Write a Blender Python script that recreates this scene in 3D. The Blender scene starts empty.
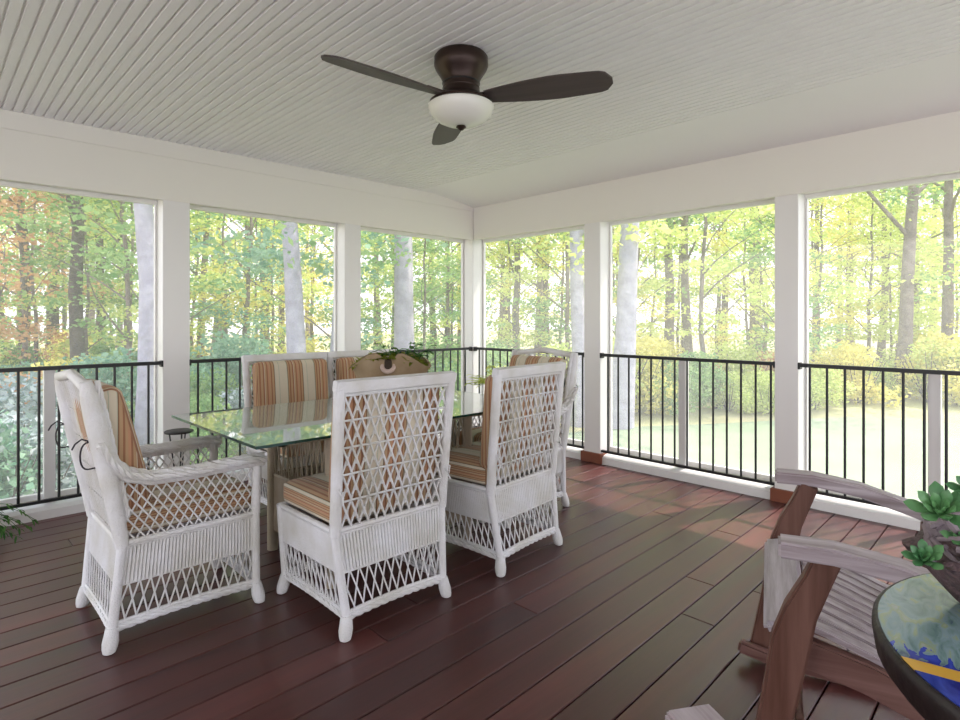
import bpy, bmesh, math, random
import numpy as np
from mathutils import Vector, Matrix
random.seed(7)
C = bpy.context.scene.collection
PI = math.pi

# ------------------------------------------------------------------ survey of the place
CAMP = (4.5206, -4.2624, 1.25)
SN, CS = .6947, .7193                      # heading of the camera in plan
FPX = 584.
def ray(u, v=319.5):
    a = (u-480)/FPX
    return (SN*a-CS, CS*a+SN, -(v-319.5)/FPX)
def at(u, t, z=None, v=319.5):             # a point at forward distance t
    r = ray(u, v)
    return Vector((CAMP[0]+t*r[0], CAMP[1]+t*r[1], CAMP[2]+t*r[2] if z is None else z))
GZ = -.9                                    # ground level outside
CEIL = 2.51

# ------------------------------------------------------------------ materials
def newmat(name):
    m = bpy.data.materials.new(name); m.use_nodes = True
    nt = m.node_tree; nt.nodes.clear()
    return m, nt, nt.nodes, nt.links
def principled(name, col, rough=.5, bump=None, metallic=0., spec=.5, var=None, coat=0., transl=None):
    """bump=(scale,strength,distance); var=(scale,colour2,contrast)"""
    m, nt, N, L = newmat(name)
    out = N.new('ShaderNodeOutputMaterial'); p = N.new('ShaderNodeBsdfPrincipled')
    p.inputs['Base Color'].default_value = (*col, 1); p.inputs['Roughness'].default_value = rough
    p.inputs['Metallic'].default_value = metallic; p.inputs['Specular IOR Level'].default_value = spec
    p.inputs['Coat Weight'].default_value = coat
    L.new(p.outputs[0], out.inputs[0])
    tc = N.new('ShaderNodeTexCoord')
    if var:
        n = N.new('ShaderNodeTexNoise'); n.inputs['Scale'].default_value = var[0]; n.inputs['Detail'].default_value = 4
        L.new(tc.outputs['Object'], n.inputs['Vector'])
        r = N.new('ShaderNodeValToRGB'); h = var[2]
        r.color_ramp.elements[0].position = .5-h; r.color_ramp.elements[1].position = .5+h
        r.color_ramp.elements[0].color = (*col, 1); r.color_ramp.elements[1].color = (*var[1], 1)
        L.new(n.outputs['Fac'], r.inputs[0]); L.new(r.outputs[0], p.inputs['Base Color'])
    if bump:
        n = N.new('ShaderNodeTexNoise'); n.inputs['Scale'].default_value = bump[0]; n.inputs['Detail'].default_value = 3
        L.new(tc.outputs['Object'], n.inputs['Vector'])
        b = N.new('ShaderNodeBump'); b.inputs['Strength'].default_value = bump[1]; b.inputs['Distance'].default_value = bump[2]
        L.new(n.outputs['Fac'], b.inputs['Height']); L.new(b.outputs[0], p.inputs['Normal'])
    return m

def math_node(N, L, op, a, b=None):
    n = N.new('ShaderNodeMath'); n.operation = op
    for i, x in enumerate((a, b)):
        if x is None: continue
        if isinstance(x, (int, float)): n.inputs[i].default_value = x
        else: L.new(x, n.inputs[i])
    return n.outputs[0]

def wood(name, c1, c2, axis='Y', rough=.45, grain=18, spec=.5, island=.0, bump=.15):
    m, nt, N, L = newmat(name)
    out = N.new('ShaderNodeOutputMaterial'); p = N.new('ShaderNodeBsdfPrincipled'); L.new(p.outputs[0], out.inputs[0])
    tc = N.new('ShaderNodeTexCoord'); mp = N.new('ShaderNodeMapping')
    sc = {'X': (.06, 1, 1), 'Y': (1, .06, 1), 'Z': (1, 1, .06)}[axis]
    mp.inputs['Scale'].default_value = sc
    L.new(tc.outputs['Object'], mp.inputs[0])
    geo = N.new('ShaderNodeNewGeometry')
    add = N.new('ShaderNodeVectorMath'); add.operation = 'ADD'
    mul = N.new('ShaderNodeVectorMath'); mul.operation = 'MULTIPLY'; mul.inputs[1].default_value = (17, 31, 5)
    L.new(geo.outputs['Random Per Island'], mul.inputs[0])
    L.new(mp.outputs[0], add.inputs[0]); L.new(mul.outputs[0], add.inputs[1])
    n = N.new('ShaderNodeTexNoise'); n.inputs['Scale'].default_value = grain; n.inputs['Detail'].default_value = 6; n.inputs['Roughness'].default_value = .65
    L.new(add.outputs[0], n.inputs['Vector'])
    r = N.new('ShaderNodeValToRGB')
    r.color_ramp.elements[0].position = .3; r.color_ramp.elements[1].position = .72
    r.color_ramp.elements[0].color = (*c1, 1); r.color_ramp.elements[1].color = (*c2, 1)
    L.new(n.outputs['Fac'], r.inputs[0])
    hsv = N.new('ShaderNodeHueSaturation'); L.new(r.outputs[0], hsv.inputs['Color'])
    v = math_node(N, L, 'MULTIPLY', geo.outputs['Random Per Island'], island)
    v = math_node(N, L, 'ADD', v, 1-island/2)
    L.new(v, hsv.inputs['Value'])
    L.new(hsv.outputs[0], p.inputs['Base Color'])
    rr = math_node(N, L, 'MULTIPLY', n.outputs['Fac'], .25); rr = math_node(N, L, 'ADD', rr, rough-.12)
    L.new(rr, p.inputs['Roughness']); p.inputs['Specular IOR Level'].default_value = spec
    b = N.new('ShaderNodeBump'); b.inputs['Strength'].default_value = bump; b.inputs['Distance'].default_value = .003
    L.new(n.outputs['Fac'], b.inputs['Height']); L.new(b.outputs[0], p.inputs['Normal'])
    return m

def stripes(name, side_axis):
    """awning stripe fabric: pale cream with rust and ochre pinstriped bands, running along local Y/Z, changing along X"""
    m, nt, N, L = newmat(name)
    out = N.new('ShaderNodeOutputMaterial'); p = N.new('ShaderNodeBsdfPrincipled'); L.new(p.outputs[0], out.inputs[0])
    tc = N.new('ShaderNodeTexCoord'); sx = N.new('ShaderNodeSeparateXYZ'); L.new(tc.outputs['Object'], sx.inputs[0])
    sn = N.new('ShaderNodeSeparateXYZ'); L.new(tc.outputs['Normal'], sn.inputs[0])
    k = math_node(N, L, 'GREATER_THAN', math_node(N, L, 'ABSOLUTE', sn.outputs[0]), .72)
    side = sx.outputs[1] if side_axis == 'Y' else math_node(N, L, 'MULTIPLY', math_node(N, L, 'SUBTRACT', sx.outputs[2], .468), 2.0)
    mxn = N.new('ShaderNodeMix'); mxn.data_type = 'FLOAT'; L.new(k, mxn.inputs[0]); L.new(sx.outputs[0], mxn.inputs[2]); L.new(side, mxn.inputs[3])
    x = math_node(N, L, 'ADD', mxn.outputs[0], 10.065)
    x = math_node(N, L, 'DIVIDE', x, .2)
    f = math_node(N, L, 'FRACT', x)
    r = N.new('ShaderNodeValToRGB'); r.color_ramp.interpolation = 'CONSTANT'
    cream = (.62, .55, .43); sage = (.42, .43, .33); rust = (.31, .15, .085); och = (.46, .30, .17); brn = (.22, .11, .06); pink = (.50, .27, .16)
    seq = [(0, cream), (.03, sage), (.045, brn), (.07, och), (.13, rust), (.17, och), (.22, pink), (.27, rust), (.31, och), (.37, cream), (.385, rust), (.43, och), (.50, rust), (.54, och), (.58, brn), (.60, sage), (.625, cream), (.88, sage), (.90, cream)]
    el = r.color_ramp.elements
    el[0].position, el[0].color = 0, (*cream, 1); el[1].position, el[1].color = seq[1][0], (*seq[1][1], 1)
    for pz, c in seq[2:]:
        e = el.new(pz); e.color = (*c, 1)
    L.new(f, r.inputs[0]); L.new(r.outputs[0], p.inputs['Base Color'])
    p.inputs['Roughness'].default_value = .9; p.inputs['Specular IOR Level'].default_value = .15
    p.inputs['Sheen Weight'].default_value = .2
    n = N.new('ShaderNodeTexNoise'); n.inputs['Scale'].default_value = 300
    L.new(tc.outputs['Object'], n.inputs['Vector'])
    n2 = N.new('ShaderNodeTexNoise'); n2.inputs['Scale'].default_value = 9
    L.new(tc.outputs['Object'], n2.inputs['Vector'])
    b = N.new('ShaderNodeBump'); b.inputs['Strength'].default_value = .25; b.inputs['Distance'].default_value = .002
    b2 = N.new('ShaderNodeBump'); b2.inputs['Strength'].default_value = .3; b2.inputs['Distance'].default_value = .02
    L.new(n.outputs['Fac'], b.inputs['Height']); L.new(n2.outputs['Fac'], b2.inputs['Height'])
    L.new(b2.outputs[0], b.inputs['Normal']); L.new(b.outputs[0], p.inputs['Normal'])
    return m

def leafmat(name, c1, c2, transl=.45, val=.5):
    m, nt, N, L = newmat(name)
    out = N.new('ShaderNodeOutputMaterial')
    geo = N.new('ShaderNodeNewGeometry'); r = N.new('ShaderNodeValToRGB')
    r.color_ramp.elements[0].color = (*c1, 1); r.color_ramp.elements[1].color = (*c2, 1)
    L.new(geo.outputs['Random Per Island'], r.inputs[0])
    d = N.new('ShaderNodeBsdfDiffuse'); t = N.new('ShaderNodeBsdfTranslucent')
    L.new(r.outputs[0], d.inputs[0]); L.new(r.outputs[0], t.inputs[0])
    mx = N.new('ShaderNodeMixShader'); mx.inputs[0].default_value = transl
    L.new(d.outputs[0], mx.inputs[1]); L.new(t.outputs[0], mx.inputs[2]); L.new(mx.outputs[0], out.inputs[0])
    return m

def weave(name, col, sc=160, rough=.55):
    m, nt, N, L = newmat(name)
    out = N.new('ShaderNodeOutputMaterial'); p = N.new('ShaderNodeBsdfPrincipled'); L.new(p.outputs[0], out.inputs[0])
    tc = N.new('ShaderNodeTexCoord')
    v = N.new('ShaderNodeTexVoronoi'); v.inputs['Scale'].default_value = sc; L.new(tc.outputs['Object'], v.inputs['Vector'])
    n = N.new('ShaderNodeTexNoise'); n.inputs['Scale'].default_value = 6; n.inputs['Detail'].default_value = 5; L.new(tc.outputs['Object'], n.inputs['Vector'])
    r = N.new('ShaderNodeValToRGB'); r.color_ramp.elements[0].position = .3; r.color_ramp.elements[1].position = .65
    r.color_ramp.elements[0].color = (col[0]*.80, col[1]*.78, col[2]*.70, 1); r.color_ramp.elements[1].color = (*col, 1)
    L.new(n.outputs['Fac'], r.inputs[0]); L.new(r.outputs[0], p.inputs['Base Color'])
    p.inputs['Roughness'].default_value = rough; p.inputs['Specular IOR Level'].default_value = .3
    b = N.new('ShaderNodeBump'); b.inputs['Strength'].default_value = .6; b.inputs['Distance'].default_value = .003
    L.new(v.outputs['Distance'], b.inputs['Height']); L.new(b.outputs[0], p.inputs['Normal'])
    return m

M = {}
M['white'] = principled('white_paint', (.80, .78, .72), .45, bump=(40, .05, .002))
M['trimwhite'] = principled('trim_paint', (.80, .79, .77), .35, bump=(30, .04, .002))
M['ceil'] = principled('ceiling_paint', (.80, .79, .785), .5)
M['deck'] = wood('deck_boards', (.056, .017, .016), (.115, .036, .031), 'Y', .36, 14, .5, .55, .25)
M['redwood'] = principled('base_block_wood', (.22, .07, .035), .5, bump=(60, .2, .003))
M['black'] = principled('black_rail', (.012, .013, .014), .4)
M['wicker'] = weave('white_wicker', (.76, .76, .78))
M['fabric'] = stripes('awning_stripe', 'Z'); M['fabric_back'] = stripes('awning_stripe_upright', 'Y')
M['dark_tie'] = principled('dark_cord', (.03, .025, .03), .8)
M['bronze'] = principled('bronze', (.045, .028, .022), .38, metallic=.6, bump=(20, .08, .003))
M['blade'] = wood('fan_blade_wood', (.048, .036, .034), (.080, .062, .058), 'X', .5, 25, .4, 0, .1)
M['opal'] = principled('opal_glass', (.78, .78, .72), .25, spec=.5)
M['grey_wood'] = wood('weathered_wood', (.22, .165, .17), (.62, .56, .60), 'X', .6, 26, .3, .35, .5)
M['grey_wood_across'] = wood('weathered_wood_across', (.26, .22, .24), (.66, .62, .68), 'Y', .6, 26, .3, .35, .5)
M['red_wood'] = wood('worn_red_wood', (.09, .035, .022), (.20, .10, .075), 'Z', .5, 20, .4, .2, .3)
M['red_rail'] = wood('worn_red_rail', (.10, .04, .03), (.24, .13, .11), 'X', .55, 20, .4, .2, .3)
M['table_wicker'] = weave('tan_wicker', (.42, .35, .27))
M['dark_rim'] = principled('dark_rim', (.013, .007, .007), .5, bump=(25, .4, .01))
M['burlap'] = principled('burlap', (.24, .165, .09), .9, bump=(260, .8, .003), var=(7, (.40, .30, .19), .2))
M['painted_shade'] = principled('painted_shade', (.05, .035, .025), 1, bump=(80, 1, .01))  # near-black colour standing in for shade inside the planter's ring
M['pot_dark'] = principled('rough_bark_pot', (.055, .03, .03), .8, bump=(45, 1, .02), var=(12, (.17, .11, .12), .2))
M['shell'] = principled('shell', (.55, .42, .36), .6)
M['stone'] = principled('twig', (.25, .2, .22), .8, bump=(60, .6, .01))
M['terra'] = principled('terracotta', (.22, .09, .05), .7, bump=(60, .3, .003))
M['bark'] = principled('bark', (.15, .12, .105), .95, bump=(9, 1, .06), var=(4, (.30, .25, .22), .2))
M['bark_pale'] = principled('pale_bark', (.34, .32, .38), .9, bump=(10, .8, .04), var=(5, (.50, .48, .55), .2))
M['bark_dark'] = principled('dark_bark', (.075, .06, .052), .95, bump=(9, 1, .06), var=(4, (.15, .12, .10), .2))
M['lawn'] = principled('lawn', (.20, .27, .15), .9, bump=(60, .6, .03), var=(.7, (.30, .36, .24), .25))
M['litter'] = principled('leaf_litter', (.34, .30, .17), 1, bump=(20, 1, .06), var=(.8, (.50, .50, .24), .2))
M['bounce_ground'] = principled('pale_bounce', (.52, .51, .52), .9, bump=(30, .3, .01))  # pale tone for the added ground that throws daylight upwards
M['roofing'] = principled('roofing', (.10, .10, .11), .9, bump=(30, .5, .01))
LEAF = {
 'lime': leafmat('lime_leaves', (.50, .62, .14), (.86, .90, .36), .5),
 'yellow': leafmat('yellow_leaves', (.68, .64, .14), (.92, .84, .30), .5),
 'green': leafmat('green_leaves', (.18, .36, .12), (.45, .62, .24), .45),
 'blue_green': leafmat('blue_green_leaves', (.16, .36, .24), (.42, .62, .44), .45),
 'orange': leafmat('orange_leaves', (.55, .28, .13), (.82, .56, .30), .45),
 'silver': leafmat('silver_leaves', (.20, .30, .26), (.62, .68, .70), .3),
 'deep': leafmat('deep_green_leaves', (.03, .10, .03), (.12, .25, .07), .3),
 'fresh': leafmat('fresh_green_leaves', (.06, .18, .05), (.16, .36, .12), .25),
 'moss': leafmat('moss_green', (.16, .20, .03), (.34, .36, .07), .2),
}
def tableglass():
    m, nt, N, L = newmat('table_glass')
    out = N.new('ShaderNodeOutputMaterial'); t = N.new('ShaderNodeBsdfTransparent'); g = N.new('ShaderNodeBsdfGlossy')
    t.inputs[0].default_value = (.74, .86, .80, 1); g.inputs['Roughness'].default_value = .02; g.inputs[0].default_value = (1, 1, 1, 1)
    fr = N.new('ShaderNodeFresnel'); fr.inputs[0].default_value = 1.5
    k = math_node(N, L, 'MULTIPLY', fr.outputs[0], 1.6); k = math_node(N, L, 'MINIMUM', k, 1.0)
    mx = N.new('ShaderNodeMixShader'); L.new(k, mx.inputs[0]); L.new(t.outputs[0], mx.inputs[1]); L.new(g.outputs[0], mx.inputs[2])
    df = N.new('ShaderNodeBsdfDiffuse'); df.inputs[0].default_value = (.62, .74, .66, 1)
    m2 = N.new('ShaderNodeMixShader'); m2.inputs[0].default_value = .18
    L.new(mx.outputs[0], m2.inputs[1]); L.new(df.outputs[0], m2.inputs[2])
    L.new(m2.outputs[0], out.inputs[0]); return m
M['glass'] = tableglass()
M['glass_edge'] = principled('glass_edge', (.01, .05, .04), .08, spec=.8)
def screenmat():
    m, nt, N, L = newmat('insect_mesh')
    out = N.new('ShaderNodeOutputMaterial'); t = N.new('ShaderNodeBsdfTransparent'); g = N.new('ShaderNodeBsdfDiffuse')
    tr = N.new('ShaderNodeBsdfTranslucent'); tr.inputs[0].default_value = (.8, .82, .82, 1)
    g.inputs[0].default_value = (.8, .82, .82, 1)
    a = N.new('ShaderNodeMixShader'); a.inputs[0].default_value = .5
    L.new(g.outputs[0], a.inputs[1]); L.new(tr.outputs[0], a.inputs[2])
    mx = N.new('ShaderNodeMixShader'); mx.inputs[0].default_value = .14
    L.new(t.outputs[0], mx.inputs[1]); L.new(a.outputs[0], mx.inputs[2]); L.new(mx.outputs[0], out.inputs[0]); return m
M['screen'] = screenmat()
def mosaic():
    m, nt, N, L = newmat('mosaic_top')
    out = N.new('ShaderNodeOutputMaterial'); p = N.new('ShaderNodeBsdfPrincipled'); L.new(p.outputs[0], out.inputs[0])
    tc = N.new('ShaderNodeTexCoord')
    v = N.new('ShaderNodeTexNoise'); v.inputs['Scale'].default_value = 13; v.inputs['Detail'].default_value = 5; v.inputs['Distortion'].default_value = 1.2
    mp = N.new('ShaderNodeMapping'); mp.inputs['Rotation'].default_value = (0, 0, .8); mp.inputs['Scale'].default_value = (1, 2.4, 1)
    L.new(tc.outputs['Object'], mp.inputs[0]); L.new(mp.outputs[0], v.inputs['Vector'])
    r = N.new('ShaderNodeValToRGB'); e = r.color_ramp.elements
    e[0].position = .30; e[0].color = (.05, .09, .17, 1); e[1].position = .72; e[1].color = (.42, .45, .46, 1)
    x = e.new(.42); x.color = (.17, .28, .27, 1); x = e.new(.52); x.color = (.25, .36, .40, 1); x = e.new(.6); x.color = (.30, .38, .22, 1)
    L.new(v.outputs['Fac'], r.inputs[0])
    blue = N.new('ShaderNodeValToRGB'); be = blue.color_ramp.elements
    be[0].position = .35; be[0].color = (.01, .02, .22, 1); be[1].position = .7; be[1].color = (.05, .09, .55, 1)
    L.new(v.outputs['Fac'], blue.inputs[0])
    sep = N.new('ShaderNodeSeparateXYZ'); L.new(tc.outputs['Object'], sep.inputs[0])
    # band coordinate across the disc (local x is the band normal)
    w = math_node(N, L, 'MULTIPLY', v.outputs['Fac'], .16); xb = math_node(N, L, 'ADD', sep.outputs[0], w)
    inblue = math_node(N, L, 'GREATER_THAN', xb, .205)
    isy = math_node(N, L, 'MULTIPLY', math_node(N, L, 'GREATER_THAN', sep.outputs[0], .147), math_node(N, L, 'LESS_THAN', sep.outputs[0], .178))
    m1 = N.new('ShaderNodeMix'); m1.data_type = 'RGBA'; L.new(inblue, m1.inputs[0]); L.new(r.outputs[0], m1.inputs[6]); L.new(blue.outputs[0], m1.inputs[7])
    m2 = N.new('ShaderNodeMix'); m2.data_type = 'RGBA'; L.new(isy, m2.inputs[0]); L.new(m1.outputs[2], m2.inputs[6]); m2.inputs[7].default_value = (.72, .42, .06, 1)
    L.new(m2.outputs[2], p.inputs['Base Color']); p.inputs['Roughness'].default_value = .16
    b = N.new('ShaderNodeBump'); b.inputs['Strength'].default_value = .2; b.inputs['Distance'].default_value = .003
    L.new(v.outputs['Fac'], b.inputs['Height']); L.new(b.outputs[0], p.inputs['Normal'])
    return m
M['mosaic'] = mosaic()

# ------------------------------------------------------------------ mesh helpers
class MB:
    def __init__(s): s.v = []; s.f = []; s.m = []
    def add(s, vs, fs, mi=0):
        o = len(s.v); s.v += [tuple(v) for v in vs]; s.f += [tuple(i+o for i in f) for f in fs]; s.m += [mi]*len(fs)
    def box(s, x0, x1, y0, y1, z0, z1, mi=0):
        vs = [(x, y, z) for z in (z0, z1) for y in (y0, y1) for x in (x0, x1)]
        s.add(vs, [(0, 2, 3, 1), (4, 5, 7, 6), (0, 1, 5, 4), (2, 6, 7, 3), (0, 4, 6, 2), (1, 3, 7, 5)], mi)
    def tube(s, pts, r, n=6, cap=True, mi=0):
        pts = [Vector(p) for p in pts]
        rs = r if isinstance(r, (list, tuple)) else [r]*len(pts)
        t0 = (pts[1]-pts[0]).normalized()
        up = Vector((0, 0, 1)) if abs(t0.z) < .9 else Vector((1, 0, 0))
        a = t0.cross(up).normalized(); vs = []
        for i, p in enumerate(pts):
            t = (pts[min(i+1, len(pts)-1)]-pts[max(i-1, 0)]).normalized()
            a = (a-t*a.dot(t)).normalized(); b = t.cross(a)
            for k in range(n):
                q = 2*PI*k/n
                vs.append(p+(a*math.cos(q)+b*math.sin(q))*rs[i])
        fs = []
        for i in range(len(pts)-1):
            for k in range(n):
                k2 = (k+1) % n
                fs.append((i*n+k, i*n+k2, (i+1)*n+k2, (i+1)*n+k))
        if cap:
            fs.append(tuple(range(n))[::-1]); fs.append(tuple((len(pts)-1)*n+k for k in range(n)))
        s.add(vs, fs, mi)
    def lathe(s, prof, c=(0, 0, 0), n=32, mi=0, cap=True):
        vs = []
        for r, z in prof:
            for k in range(n):
                q = 2*PI*k/n; vs.append((c[0]+r*math.cos(q), c[1]+r*math.sin(q), c[2]+z))
        fs = []
        for i in range(len(prof)-1):
            for k in range(n):
                k2 = (k+1) % n; fs.append((i*n+k, i*n+k2, (i+1)*n+k2, (i+1)*n+k))
        if cap:
            fs.append(tuple(range(n))[::-1]); fs.append(tuple((len(prof)-1)*n+k for k in range(n)))
        s.add(vs, fs, mi)
    def bar(s, pts, w, h, side, mi=0):
        """a plank of width w (along side) and thickness h swept along pts (w, h may be lists)"""
        pts = [Vector(p) for p in pts]; side = Vector(side).normalized(); vs = []
        ws = w if isinstance(w, (list, tuple)) else [w]*len(pts); hs = h if isinstance(h, (list, tuple)) else [h]*len(pts)
        for i, p in enumerate(pts):
            t = (pts[min(i+1, len(pts)-1)]-pts[max(i-1, 0)]).normalized(); b = t.cross(side).normalized()
            for sa, sb in ((-1, -1), (1, -1), (1, 1), (-1, 1)):
                vs.append(p+side*(sa*ws[i]/2)+b*(sb*hs[i]/2))
        fs = [(3, 2, 1, 0), tuple((len(pts)-1)*4+k for k in range(4))]
        for i in range(len(pts)-1):
            for k in range(4):
                k2 = (k+1) % 4; fs.append((i*4+k, i*4+k2, (i+1)*4+k2, (i+1)*4+k))
        s.add(vs, fs, mi)
    def rbox(s, c, h, r, puff=(0, 0, 0), n=10, mi=0):
        """rounded, puffed cushion block"""
        c = Vector(c); idx = {}; vs = []; fs = []
        def vid(i, j, k):
            key = (i, j, k)
            if key not in idx:
                p = Vector((2*i/n-1, 2*j/n-1, 2*k/n-1)); q = Vector(); d = Vector()
                for a in range(3):
                    w = p[a]; w = math.copysign(abs(w)**.75, w)
                    x = w*h[a]; lim = h[a]-r; y = max(-lim, min(lim, x)); q[a] = y; d[a] = x-y
                if d.length > 1e-9:
                    mx = max(abs(d[0]), abs(d[1]), abs(d[2])); d = d.normalized()*mx
                q = q+d
                for a in range(3):
                    o = [b for b in range(3) if b != a]
                    q[a] += math.copysign(puff[a]*(1-p[o[0]]**2)*(1-p[o[1]]**2), p[a]) if abs(p[a]) > .01 else 0
                idx[key] = len(vs); vs.append(c+q)
            return idx[key]
        for a in range(n):
            for b in range(n):
                for fix, inv in ((0, 1), (n, 0)):
                    for ax in range(3):
                        def P(u, w):
                            l = [0, 0, 0]; l[ax] = fix; l[(ax+1) % 3] = u; l[(ax+2) % 3] = w; return vid(*l)
                        q = (P(a, b), P(a+1, b), P(a+1, b+1), P(a, b+1)); fs.append(q[::-1] if inv else q)
        s.add(vs, fs, mi)
    def xform(s, mat):
        s.v = [tuple(mat @ Vector(v)) for v in s.v]; return s
    def mesh(s, name, mats, smooth=True, bevel=0):
        me = bpy.data.meshes.new(name); me.from_pydata(s.v, [], s.f)
        for m in (mats if isinstance(mats, list) else [mats]): me.materials.append(m)
        me.polygons.foreach_set('material_index', s.m)
        if bevel:
            bm = bmesh.new(); bm.from_mesh(me)
            es = [e for e in bm.edges if len(e.link_faces) == 2 and e.calc_face_angle(0) > .6]
            bmesh.ops.bevel(bm, geom=es, offset=bevel, segments=2, affect='EDGES', clamp_overlap=True)
            bm.to_mesh(me); bm.free()
        me.update()
        if smooth:
            me.polygons.foreach_set('use_smooth', [True]*len(me.polygons))
            me.set_sharp_from_angle(angle=math.radians(40))
        return me
    def build(s, name, mats, parent=None, smooth=True, bevel=0, loc=None, rz=0):
        o = bpy.data.objects.new(name, s.mesh(name, mats, smooth, bevel)); C.objects.link(o)
        if parent: o.parent = parent
        if loc is not None: o.location = loc
        if rz: o.rotation_euler.z = rz
        return o
def tag(o, label=None, cat=None, group=None, kind=None):
    for k, v in (('label', label), ('category', cat), ('group', group), ('kind', kind)):
        if v: o[k] = v
    return o
def thing(name, label, cat, loc=(0, 0, 0), rz=0, group=None):
    o = bpy.data.objects.new(name, None); C.objects.link(o); o.location = loc; o.rotation_euler = (0, 0, rz)
    o.empty_display_size = .1
    return tag(o, label, cat, group)
def copy_tree(o, parent=None):
    c = o.copy(); C.objects.link(c); c.parent = parent
    for ch in [x for x in C.objects if x.parent == o]: copy_tree(ch, c)
    return c
def struct(mb, name, mats, **k):
    return tag(mb.build(name, mats, **k), kind='structure')

# ------------------------------------------------------------------ shell: floor
X1, Y1 = 6.35, -6.6
mb = MB(); bw = .1446; SK = -.036
k0 = int((-.6-3.322)/bw)-6
rnd = random.Random(3)
for k in range(k0, 30):
    xa = 3.322+k*bw; y = -7.2-rnd.random()*2
    # boards butt-jointed every 2.4 to 4 m
    while y < .6:
        ln = rnd.choice((2.44, 3.05, 3.66, 4.27)); y2 = y+ln
        def P(xx, yy): return (xx+SK*(yy+1.8), yy)
        e = .0025
        a, b, c, d = P(xa+e, y+.0015), P(xa+bw-e, y+.0015), P(xa+bw-e, y2-.0015), P(xa+e, y2-.0015)
        bv = .003
        vs = [(*a, -.03), (*b, -.03), (*c, -.03), (*d, -.03), (*a, -bv), (*b, -bv), (*c, -bv), (*d, -bv),
              (a[0]+bv, a[1]+bv, 0), (b[0]-bv, b[1]+bv, 0), (c[0]-bv, c[1]-bv, 0), (d[0]+bv, d[1]-bv, 0)]
        mb.add(vs, [(0, 1, 5, 4), (1, 2, 6, 5), (2, 3, 7, 6), (3, 0, 4, 7), (4, 5, 9, 8), (5, 6, 10, 9), (6, 7, 11, 10), (7, 4, 8, 11), (8, 9, 10, 11)])
        y = y2
fl = struct(mb, 'floor', M['deck'], smooth=False)
bm = bmesh.new(); bm.from_mesh(fl.data)
for co, no in (((-.2, 0, 0), (-1, 0, 0)), ((0, .2, 0), (0, 1, 0)), ((X1+.2, 0, 0), (1, 0, 0)), ((0, Y1-.2, 0), (0, -1, 0))):
    bmesh.ops.bisect_plane(bm, geom=bm.verts[:]+bm.edges[:]+bm.faces[:], plane_co=co, plane_no=no, clear_outer=True)
bm.to_mesh(fl.data); bm.free()
mb = MB(); mb.box(-.2, X1+.2, Y1-.2, .2, -.26, -.032)
for x in (-.1, 2, 4.2, X1): 
    for y in (-6.5, -4.3, -2.1, .1): mb.box(x-.07, x+.07, y-.07, y+.07, GZ-.1, -.26)
struct(mb, 'trim_1', M['dark_rim'], smooth=False)

# ceiling: beadboard running along x, grooved, coving down towards the right wall
prof = []
y = Y1-.2; p = .0508
while y < -.72:
    prof += [(y, CEIL), (y+.003, CEIL+.009), (y+.011, CEIL+.009), (y+.014, CEIL)]
    if y+p < -.72: prof += [(y+.017, CEIL-.001), (y+.020, CEIL+.003), (y+.023, CEIL-.001)][:0]
    y += p
for i in range(13):
    a = i/12; prof.append((-.70+a*.70, CEIL-.075*(1-math.cos(a*PI/2))))
prof.append((.2, CEIL-.08))
mb = MB(); vs = []; fs = []
for (yy, zz) in prof: vs += [(-.2, yy, zz), (X1+.2, yy, zz)]
for i in range(len(prof)-1): fs.append((2*i, 2*i+2, 2*i+3, 2*i+1))
mb.add(vs, fs)
# light-blocking upper skin
mb.box(-.2, X1+.2, Y1-.2, .2, CEIL+.03, CEIL+.06)
struct(mb, 'ceiling', M['ceil'], smooth=False)
mb = MB(); mb.box(-.62, X1+.6, Y1-.6, .62, CEIL+.07, CEIL+.2); mb.box(-.62, X1+.6, .58, .62, CEIL-.05, CEIL+.1); mb.box(-.62, -.58, Y1-.6, .62, CEIL-.05, CEIL+.1)
struct(mb, 'trim_2', M['roofing'], smooth=False)

# beams
mb = MB()
mb.box(-.18, 0, Y1-.18, .18, 2.11, CEIL+.05); mb.box(-.18, .012, Y1, 0, 2.40, CEIL+.02); mb.box(-.02, .006, Y1, 0, 2.095, 2.115)
struct(mb, 'wall_left', M['white'], bevel=.003)
mb = MB()
mb.box(0.001, X1+.18, 0, .18, 2.11, CEIL-.03); mb.box(0.012, X1, -.006, .02, 2.095, 2.115)
struct(mb, 'wall_right', M['white'], bevel=.003)
mb = MB(); mb.box(0, X1+.18, Y1-.18, Y1, 2.11, CEIL+.05)
struct(mb, 'wall_back', M['white'], smooth=False)
mb = MB(); mb.box(X1, X1+.18, Y1, 0, 2.11, CEIL+.05)
struct(mb, 'wall_front', M['white'], smooth=False)

# posts
tn = [3]
def post(x0, x1, y0, y1, block=True):
    mb = MB(); mb.box(x0, x1, y0, y1, .0, 2.112)
    o = struct(mb, 'trim_%d' % tn[0], M['trimwhite'], bevel=.004); tn[0] += 1
    if block:
        b = MB(); b.box(x0-.022, x1+.022, y0-.022, y1+.022, 0, .088); b.build('base_block', M['redwood'], o, bevel=.003)
    return o
LP = [(0, .18), (-1.548, -1.384), (-3.008, -2.829), (-4.455, -4.285), (-5.93, -5.76)]   # y ranges, left wall
RP = [(1.435, 1.604), (3.033, 3.183), (4.62, 4.785), (X1, X1+.18)]
post(-.18, .004, -.004, .18)
for y0, y1 in LP[1:]: post(-.18, 0, y0, y1)
for x0, x1 in RP: post(x0, x1, 0, .18)
post(X1, X1+.18, Y1-.18, Y1); post(-.18, 0, Y1-.18, Y1)
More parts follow.
